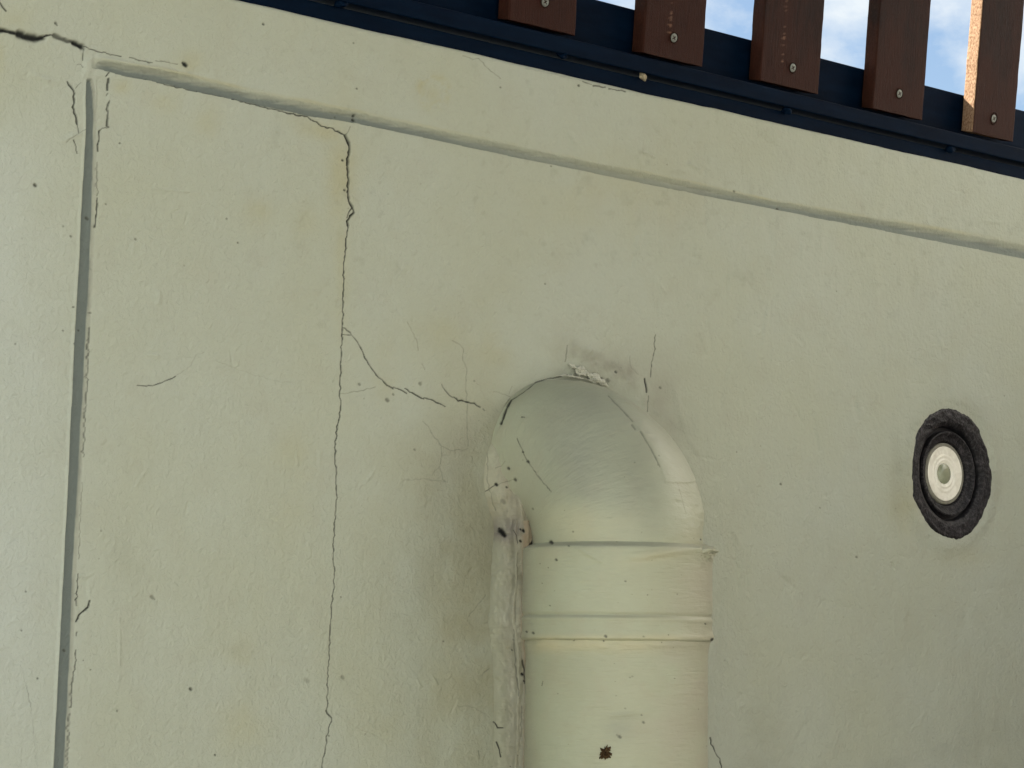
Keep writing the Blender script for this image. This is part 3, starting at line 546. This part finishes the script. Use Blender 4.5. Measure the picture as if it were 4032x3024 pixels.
crumbs('flaked_render', [(2240,1432),(2275,1455),(2320,1478),(2370,1504),(2400,1524)], 13, .0034, 301, MT['flake'], pipe, lambda a, b: -.006+0*a)
crumbs('flaked_render', [(2190,1479),(2230,1478),(2260,1484),(2300,1492),(2345,1505)], 5, .0026, 311, MT['flake'], pipe, lambda a, b: -.006+0*a)

# ------------------------------------------------------------------ round black ringed light
LC = on_wall([3739.], [1864.])[0]
lt = empty('recessed_light', tuple(LC))
tag(lt, 'round cream lens recessed in a black sealant ring, right of the pipe elbow', 'wall light')
rad_px = 255*PX*np.linalg.norm(LC-CAM)/DIST
def ring_mesh(name, prof, parent, mat, rough=0., seed=0, cx=0., cz=0., na=360, edge=None, closed=True):
    """prof: list of (radius, y) from outside to inside"""
    th = np.linspace(0, 2*math.pi, na, endpoint=False); pr = np.array(prof, float); s = np.linspace(0, len(pr)-1, max(14*(len(pr)-1), 20))
    r_ = np.interp(s, np.arange(len(pr)), pr[:, 0]); y_ = np.interp(s, np.arange(len(pr)), pr[:, 1])
    RR, TH = np.meshgrid(r_, th, indexing='ij'); YY = y_[:, None]+0*TH
    k = edge(TH) if edge is not None else 1.
    nx_, nz_ = np.cos(TH), np.sin(TH); ns = fbm(nx_*7+9+RR*60, nz_*7+9+RR*200, seed, 4)
    RR2 = RR*(1+(k-1)*sstep(.6*pr[0, 0], pr[0, 0], RR)); YY = YY+rough*ns
    P = np.stack([LC[0]+cx+RR2*nx_, LC[1]+YY, LC[2]+cz+RR2*nz_], -1)
    uv = np.stack([TH, RR*100, 0*TH], -1)
    return link(name, grid_mesh(name, P, None, True, uv, flip=True), mat, parent)
def edge_poly(TH):
    e = 1+.012*np.cos(5*TH+1.1)+.008*np.cos(7*TH+.2)+.028*fbm(np.cos(TH)*9+20, np.sin(TH)*9+20, 400, 4)
    return e
m = Mat('black_sealant', .55, .35); s1 = m.noise(m.coord((7, 1.3, 1), attr='path'), 2.2, 5, .65, .6); s2 = m.noise(m.coord(), 130, 5, .65)
c_ = m.mix(m.ramp(s1, [(.46, 0.), (.66, 1.)]), (.002, .002, .0035), (.040, .035, .040)); c_ = m.mix(m.math('MULTIPLY', m.ramp(s2, [(.56, 0.), (.70, 1.)]), .6), c_, (.085, .074, .08))
MT['seal'] = m.done(c_, m.bump(s2, .003, .6, m.bump(s1, .002, .7)))
MT['black'] = simple('black_gap', (.004, .004, .006), (.012, .012, .014), 200, .5, .3)
m = Mat('lens_cream', .28, .5); n_ = m.noise(m.coord(), 90, 4, .6, .5); MT['lens'] = m.done(m.mix(m.ramp(n_, [(.42, 0.), (.72, .8)]), (.92, .89, .79), (.70, .67, .57)), m.bump(n_, .0012, .5))
MT['rim'] = simple('lens_rim', (.17, .165, .13), (.24, .23, .19), 150, .5, .4)
MT['dome'] = simple('lens_boss', (.26, .28, .19), (.34, .36, .26), 120, .22, .6)
rp_ = rad_px
ring_mesh('sealant_ring', [(rp_*1.0, .0045), (rp_*.992, -.0022), (rp_*.95, -.0034), (rp_*.80, -.0026), (rp_*.735, .0000), (rp_*.715, .0022)], lt, MT["seal"], .0010, 410, edge=edge_poly)
ring_mesh('gap_groove', [(rp_*.72, .0010), (rp_*.70, .0075), (rp_*.645, .0075), (rp_*.64, .001)], lt, MT['black'])
ring_mesh('inner_ring', [(rp_*.648, .0030), (rp_*.640, .0004), (rp_*.62, .0002), (rp_*.585, .0024), (rp_*.57, .0036), (rp_*.50, .0052), (rp_*.475, .0088), (rp_*.44, .0125)], lt, MT['seal'], .0009, 430)
ring_mesh('lens_rim', [(rp_*.47, .0135), (rp_*.468, .0068), (rp_*.455, .0060), (rp_*.418, .0060), (rp_*.412, .0068)], lt, MT['rim'])
ring_mesh('lens', [(rp_*.416, .0062), (rp_*.405, .0056), (rp_*.34, .0062), (rp_*.30, .0066), (rp_*.27, .0062), (rp_*.235, .0069), (rp_*.205, .0063), (rp_*.17, .0072), (rp_*.15, .0080), (rp_*.001, .0085)], lt, MT['lens'], .0003, 440)
ring_mesh('lens_boss', [(rp_*.158, .0082), (rp_*.150, .0066), (rp_*.12, .0052), (rp_*.08, .0043), (rp_*.04, .0039), (rp_*.0005, .0038)], lt, MT['dome'])

# ------------------------------------------------------------------ steel rail on the wall top
UT = np.array([0, -.218, .976]); UT /= np.linalg.norm(UT); NTT = np.array([0, UT[2], -UT[1]])
OR = np.array([0, .010, zA-.004])
def on_rail(px, py, t): return on_plane(np.atleast_1d(np.float64(px)), np.atleast_1d(np.float64(py)), OR+NTT*t, NTT)
def s_of(px, py, t): return float(((on_rail(px, py, t)[0]-OR) @ UT))
sB, sC, sD, sE = s_of(3024, 424, .004), s_of(3024, 404, -.002), s_of(3024, 342, -.004), s_of(3229, 228, .019)
XL, XR = -3.2, 3.6
def rail_part(name, prof, parent, mat=None, x0=XL, x1=XR):
    n = len(prof); V = []
    for x in (x0, x1):
        for s, t in prof: p = OR+UT*s+NTT*t; V.append((x, p[1], p[2]))
    me = bpy.data.meshes.new(name); F = [tuple([i, (i+1) % n, n+(i+1) % n, n+i]) for i in range(n)]+[tuple(range(n))[::-1], tuple(range(n, 2*n))]
    me.from_pydata(V, [], F); me.update(); o = link(name, me, mat or MT['steel'], parent)
    bv = o.modifiers.new('bevel', 'BEVEL'); bv.width = .0012; bv.segments = 2; bv.limit_method = 'ANGLE'; bv.angle_limit = R(40)
    return o
rail = empty('steel_rail', tuple(OR))
tag(rail, 'dark navy steel channel running along the top of the cream wall, backing the timber slats', 'steel rail')
rail_part('lower_flange', [(-.012, .004), (sB, .004), (sB, .060), (-.012, .060)], rail)
rail_part('upper_flange', [(sC, -.004), (sD, -.004), (sD, -.001), (sD-.003, .058), (sC, .058)], rail)
rail_part('web', [(sD-.0032, .019), (sE, .019), (sE, .025), (sD-.0032, .025)], rail)
def lump(name, P, r, sc, mat, parent=None, seed=1, amp=.3, sub=4):
    import bmesh
    bm = bmesh.new(); bmesh.ops.create_icosphere(bm, subdivisions=sub, radius=1.)
    rr_ = random.Random(seed); ph_ = [(rr_.uniform(-3, 3), rr_.uniform(-3, 3), rr_.uniform(-3, 3), rr_.uniform(0, 6)) for _ in range(9)]
    for v in bm.verts:
        k = 1+amp*sum(math.sin(a*v.co.x*1.6+b*v.co.y*1.6+c*v.co.z*1.6+d) for a, b, c, d in ph_)/4.
        v.co = Vector((v.co.x*sc[0]*k*r, v.co.y*sc[1]*k*r, v.co.z*sc[2]*k*r))
    me = bpy.data.meshes.new(name); bm.to_mesh(me); bm.free()
    for p in me.polygons: p.use_smooth = True
    o = bpy.data.objects.new(name, me); COL.objects.link(o); me.materials.append(mat); o.location = Vector(P) if parent is None else Vector(P)-parent.location
    if parent is not None: o.parent = parent
    return o
for i, (x_, y_) in enumerate([(1340, 14), (2212, 218), (3097, 436), (3740, 586)]):
    lump('weld_bead', on_rail(x_, y_, .001)[0], .0038, (1.5, 1.2, 1.), MT['steel'], rail, 20+i, .35, 3)
# ------------------------------------------------------------------ timber slats
UD = np.array([-.1438, -.218, .978]); UD /= np.linalg.norm(UD)
SL = [((2003, 77), (2266, 139), (2148, 8)), ((2532, 206), (2767, 264), (2655, 149)), ((2992, 318), (3223, 368), (3123, 267)), ((3436, 424), (3632, 474), (3543, 369)), ((3830, 516), (3990, 560), (3915, 467))]
LB = ['first timber slat from the left, its screw cut by the top edge of the photo', 'second timber slat from the left, with pale specks above its screw', 'middle timber slat of the five, with a pale vertical streak above its screw', 'dark timber slat second from the right, with a plain shaded side', 'rightmost timber slat, its left side sunlit, its screw sunk deep']
def slat_board(pl, pr, i):
    t0, t1 = -.001, .0155
    a = on_rail(*pl, t0)[0]; b = on_rail(*pr, t0)[0]; wd = b[0]-a[0]; s0 = .5*((a-OR) @ UT+(b-OR) @ UT)
    nu, nv, L = 34, 260, .62; u = np.linspace(0, 1, nu); v = np.linspace(0, 1, nv)**1.35
    root = OR+UT*s0+np.array([a[0], 0, 0])
    # closed cross-section with eased edges: front, right side, back, left side
    e = .0016; ring = []
    for s in np.linspace(e, wd-e, 30): ring.append((s, t0))
    for k in range(1, 5): q = k/5*math.pi/2; ring.append((wd-e+e*math.sin(q), t0+e-e*math.cos(q)))
    for s in np.linspace(t0+e, t1-e, 8): ring.append((wd, s))
    for k in range(1, 5): q = k/5*math.pi/2; ring.append((wd-e+e*math.cos(q), t1-e+e*math.sin(q)))
    for s in np.linspace(wd-e, e, 12): ring.append((s, t1))
    for k in range(1, 5): q = k/5*math.pi/2; ring.append((e-e*math.sin(q), t1-e+e*math.cos(q)))
    for s in np.linspace(t1-e, t0+e, 8): ring.append((0, s))
    for k in range(1, 5): q = k/5*math.pi/2; ring.append((e-e*math.cos(q), t0+e-e*math.sin(q)))
    ring = np.array(ring); wobl = .0006*fbm(v*40+i*7, 0*v, 500+i, 3)
    P = root[None, None]+UD[None, None]*(v*L)[:, None, None]+np.array([1., 0, 0])*(ring[:, 0][None]+wobl[:, None])[..., None]+NTT*ring[:, 1][None, :, None]
    cut = .0008*fbm(ring[:, 0]*900, 0*ring[:, 0], 520+i, 3); P[0] += UD*cut[:, None]
    uv = np.stack([ring[:, 0][None]+0*P[..., 0]+i*.37, ring[:, 1][None]+0*P[..., 0]+i*.11, (v*L)[:, None]+0*P[..., 0]], -1)
    # end caps
    r, c = P.shape[:2]; idx = np.arange(r*c).reshape(r, c); idw = np.concatenate([idx, idx[:, :1]], 1)
    q = np.stack([idw[:-1, :-1], idw[:-1, 1:], idw[1:, 1:], idw[1:, :-1]], -1).reshape(-1, 4).tolist()
    me = bpy.data.meshes.new('board'); me.from_pydata(P.reshape(-1, 3).tolist(), [], q+[idx[0, ::-1].tolist(), idx[-1].tolist()]); me.update()
    sideness = np.where(ring[:, 0] < .0004, 1., 0.)*(1. if i == 4 else .03); ca = np.zeros(P.shape[:2]+(4,)); ca[..., 0] = sideness[None]  # last slat's left side coloured paler to strengthen its sunlight
    ns_ = fbm(ring[:, 0][None]*60+v[:, None]*0+i*9, v[:, None]*9+0*ring[:, 0][None], 540+i, 4)
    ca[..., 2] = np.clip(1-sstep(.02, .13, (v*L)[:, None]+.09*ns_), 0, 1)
    if i in (1, 2):
        cidx = int(np.argmin(np.abs(ring[:30, 0]-wd*(.43, .36)[i-1]))); rs = np.random.default_rng(60+i); on = (rs.random(nv) < .30)*rs.uniform(.2, .75, nv)*(v*L > .022)
        ca[:, cidx, 1] = on; ca[:, cidx-1, 1] = on*(rs.random(nv) < .3)*.5
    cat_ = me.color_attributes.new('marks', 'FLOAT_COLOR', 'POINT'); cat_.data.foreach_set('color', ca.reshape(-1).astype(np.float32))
    at = me.attributes.new('path', 'FLOAT_VECTOR', 'POINT'); at.data.foreach_set('vector', uv.reshape(-1, 3).astype(np.float32).ravel())
    for p in me.polygons: p.use_smooth = len(p.vertices) == 4
    return me, root, t0
def screw_mesh(r, sink):
    nr, na = 26, 96; rr_ = np.linspace(1, 0.0, nr)**.9*r; th = np.linspace(0, 2*math.pi, na, endpoint=False)
    RR, TH = np.meshgrid(rr_, th, indexing='ij'); x = RR*np.cos(TH); z_ = RR*np.sin(TH); q = R(38)
    xa = x*math.cos(q)+z_*math.sin(q); za = -x*math.sin(q)+z_*math.cos(q)
    cross = np.maximum((np.abs(xa) < .13*r)*(np.abs(za) < .55*r), (np.abs(za) < .13*r)*(np.abs(xa) < .55*r)).astype(float)
    y = -.0006*np.sqrt(np.clip(1-(RR/r)**2, 0, 1))+.0016*cross+.0016*sstep(.93*r, r, RR)
    P = x[..., None]*np.array([1., 0, 0])+z_[..., None]*UT+(y+sink)[..., None]*NTT
    return grid_mesh('screw', P, np.stack([cross, 0*x, 0*x, 0*x], -1), True, flip=True)
m = Mat('screw_head', .42, .5); m.b.inputs['Metallic'].default_value = .4; d_, _, _, _ = m.chans('marks'); a_ = m.noise(m.coord(), 900, 4)
MT['screw'] = m.done(m.mix(d_, m.mix(a_, (.09, .10, .09), (.20, .21, .185)), (.006, .007, .007)), m.bump(a_, .0003, .5))
MT['hole'] = simple('screw_hole', (.012, .007, .006), (.03, .014, .01), 400, .8, .1)
for i, (pl, pr, sc_) in enumerate(SL):
    me, root, t0 = slat_board(pl, pr, i)
    e_ = empty('timber_slat', tuple(root)); tag(e_, LB[i], 'timber slat', 'timber slats screwed to the steel rail')
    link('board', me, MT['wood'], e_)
    c_ = on_rail(*sc_, t0-.0006)[0]; r_ = 21*PX*.95
    sm = screw_mesh(r_, .0004 if i < 4 else .0007); o = link('screw', sm, MT['screw'], e_); o.matrix_parent_inverse = Matrix.Identity(4); o.location = Vector(c_)-e_.location
    # burr ring of splintered wood round the screw
    th = np.linspace(0, 2*math.pi, 90, endpoint=False); rr_ = np.array([1.0, 1.08, 1.2, 1.3])*r_; hh_ = np.array([.0002, -.0003, -.0001, .0009])
    ns = fbm(np.cos(th)*3+5, np.sin(th)*3+5, 600+i, 3)
    RR = rr_[:, None]*(1+.12*ns[None]*np.array([0, .4, 1, 1.6])[:, None]); P = (RR*np.cos(th))[..., None]*np.array([1., 0, 0])+(RR*np.sin(th)*(1.25 if i == 4 else 1))[..., None]*UT+(hh_[:, None]+0*RR)[..., None]*NTT
    o = link('screw_hole', grid_mesh('screw_hole', P, None, True, flip=True), MT['hole'], e_); o.matrix_parent_inverse = Matrix.Identity(4); o.location = Vector(c_)-e_.location

xe = float(on_rail(3640, 400, .016)[0, 0]); hx = math.tan(R(-SUN_AZ)); yb = 1.75  # unseen blocker added so the sun reaches only the last slat
tag(box('house_wall', xe-hx*yb-5, xe-hx*yb, yb-.2, yb, 0, 5.6, MT['house']), 'tall plain house wall behind, out of the picture', 'house')
# ------------------------------------------------------------------ small things
pb = lump('pebble', on_rail(2533, 301, -.001)[0], .0034, (1.25, 1., .95), simple('pebble_beige', (.24, .20, .13), (.40, .34, .23), 700, .8), None, 5, .22)
pb.rotation_euler = (0, R(35), 0)
tag(pb, 'tiny beige pebble lodged on the ledge of the dark steel rail', 'pebble')
# mud clump on the pipe
d = rays(np.array([2386.]), np.array([2966.]))[0]; ox_, oy_ = CAM[0]-XP, CAM[1]+DP
a = d[0]**2+d[1]**2; b = 2*(ox_*d[0]+oy_*d[1]); c = ox_**2+oy_**2-RP**2; tt = (-b-math.sqrt(b*b-4*a*c))/(2*a); pm = CAM+d*tt
import bmesh
bm = bmesh.new(); rr_ = random.Random(11); nrm = np.array([pm[0]-XP, pm[1]+DP, 0]); nrm /= np.linalg.norm(nrm); tg = np.array([-nrm[1], nrm[0], 0])
th = np.linspace(0, 2*math.pi, 72, endpoint=False); rows = []
star = 1+.10*np.cos(5*th+.9)+.14*np.cos(3*th+2)+.16*np.cos(8*th)+.8*fbm(np.cos(th)*6+3, np.sin(th)*6+3, 700, 3)
for k, (f_, h_) in enumerate([(1.0, -.001), (.95, .0006), (.75, .0022), (.5, .0034), (.25, .0040), (.01, .0038)]):
    rr2 = .0047*star*f_; hh = h_*(1+.9*fbm(np.cos(th)*8*f_+9, np.sin(th)*8*f_+9, 710, 3)); cx_ = rr2*np.cos(th); cz_ = rr2*np.sin(th)*1.05
    rows.append(pm[None]-0*cx_[:, None]+tg[None]*cx_[:, None]+np.array([0, 0, 1.])*cz_[:, None]+nrm[None]*hh[:, None])
mud = link('mud_clump', grid_mesh('mud_clump', np.stack(rows), None, True, flip=False), simple('mud_brown', (.035, .022, .012), (.12, .075, .035), 500, .9, .1, 0, .001))
tag(mud, 'small star shaped brown mud clump stuck low on the cream pipe', 'mud clump')
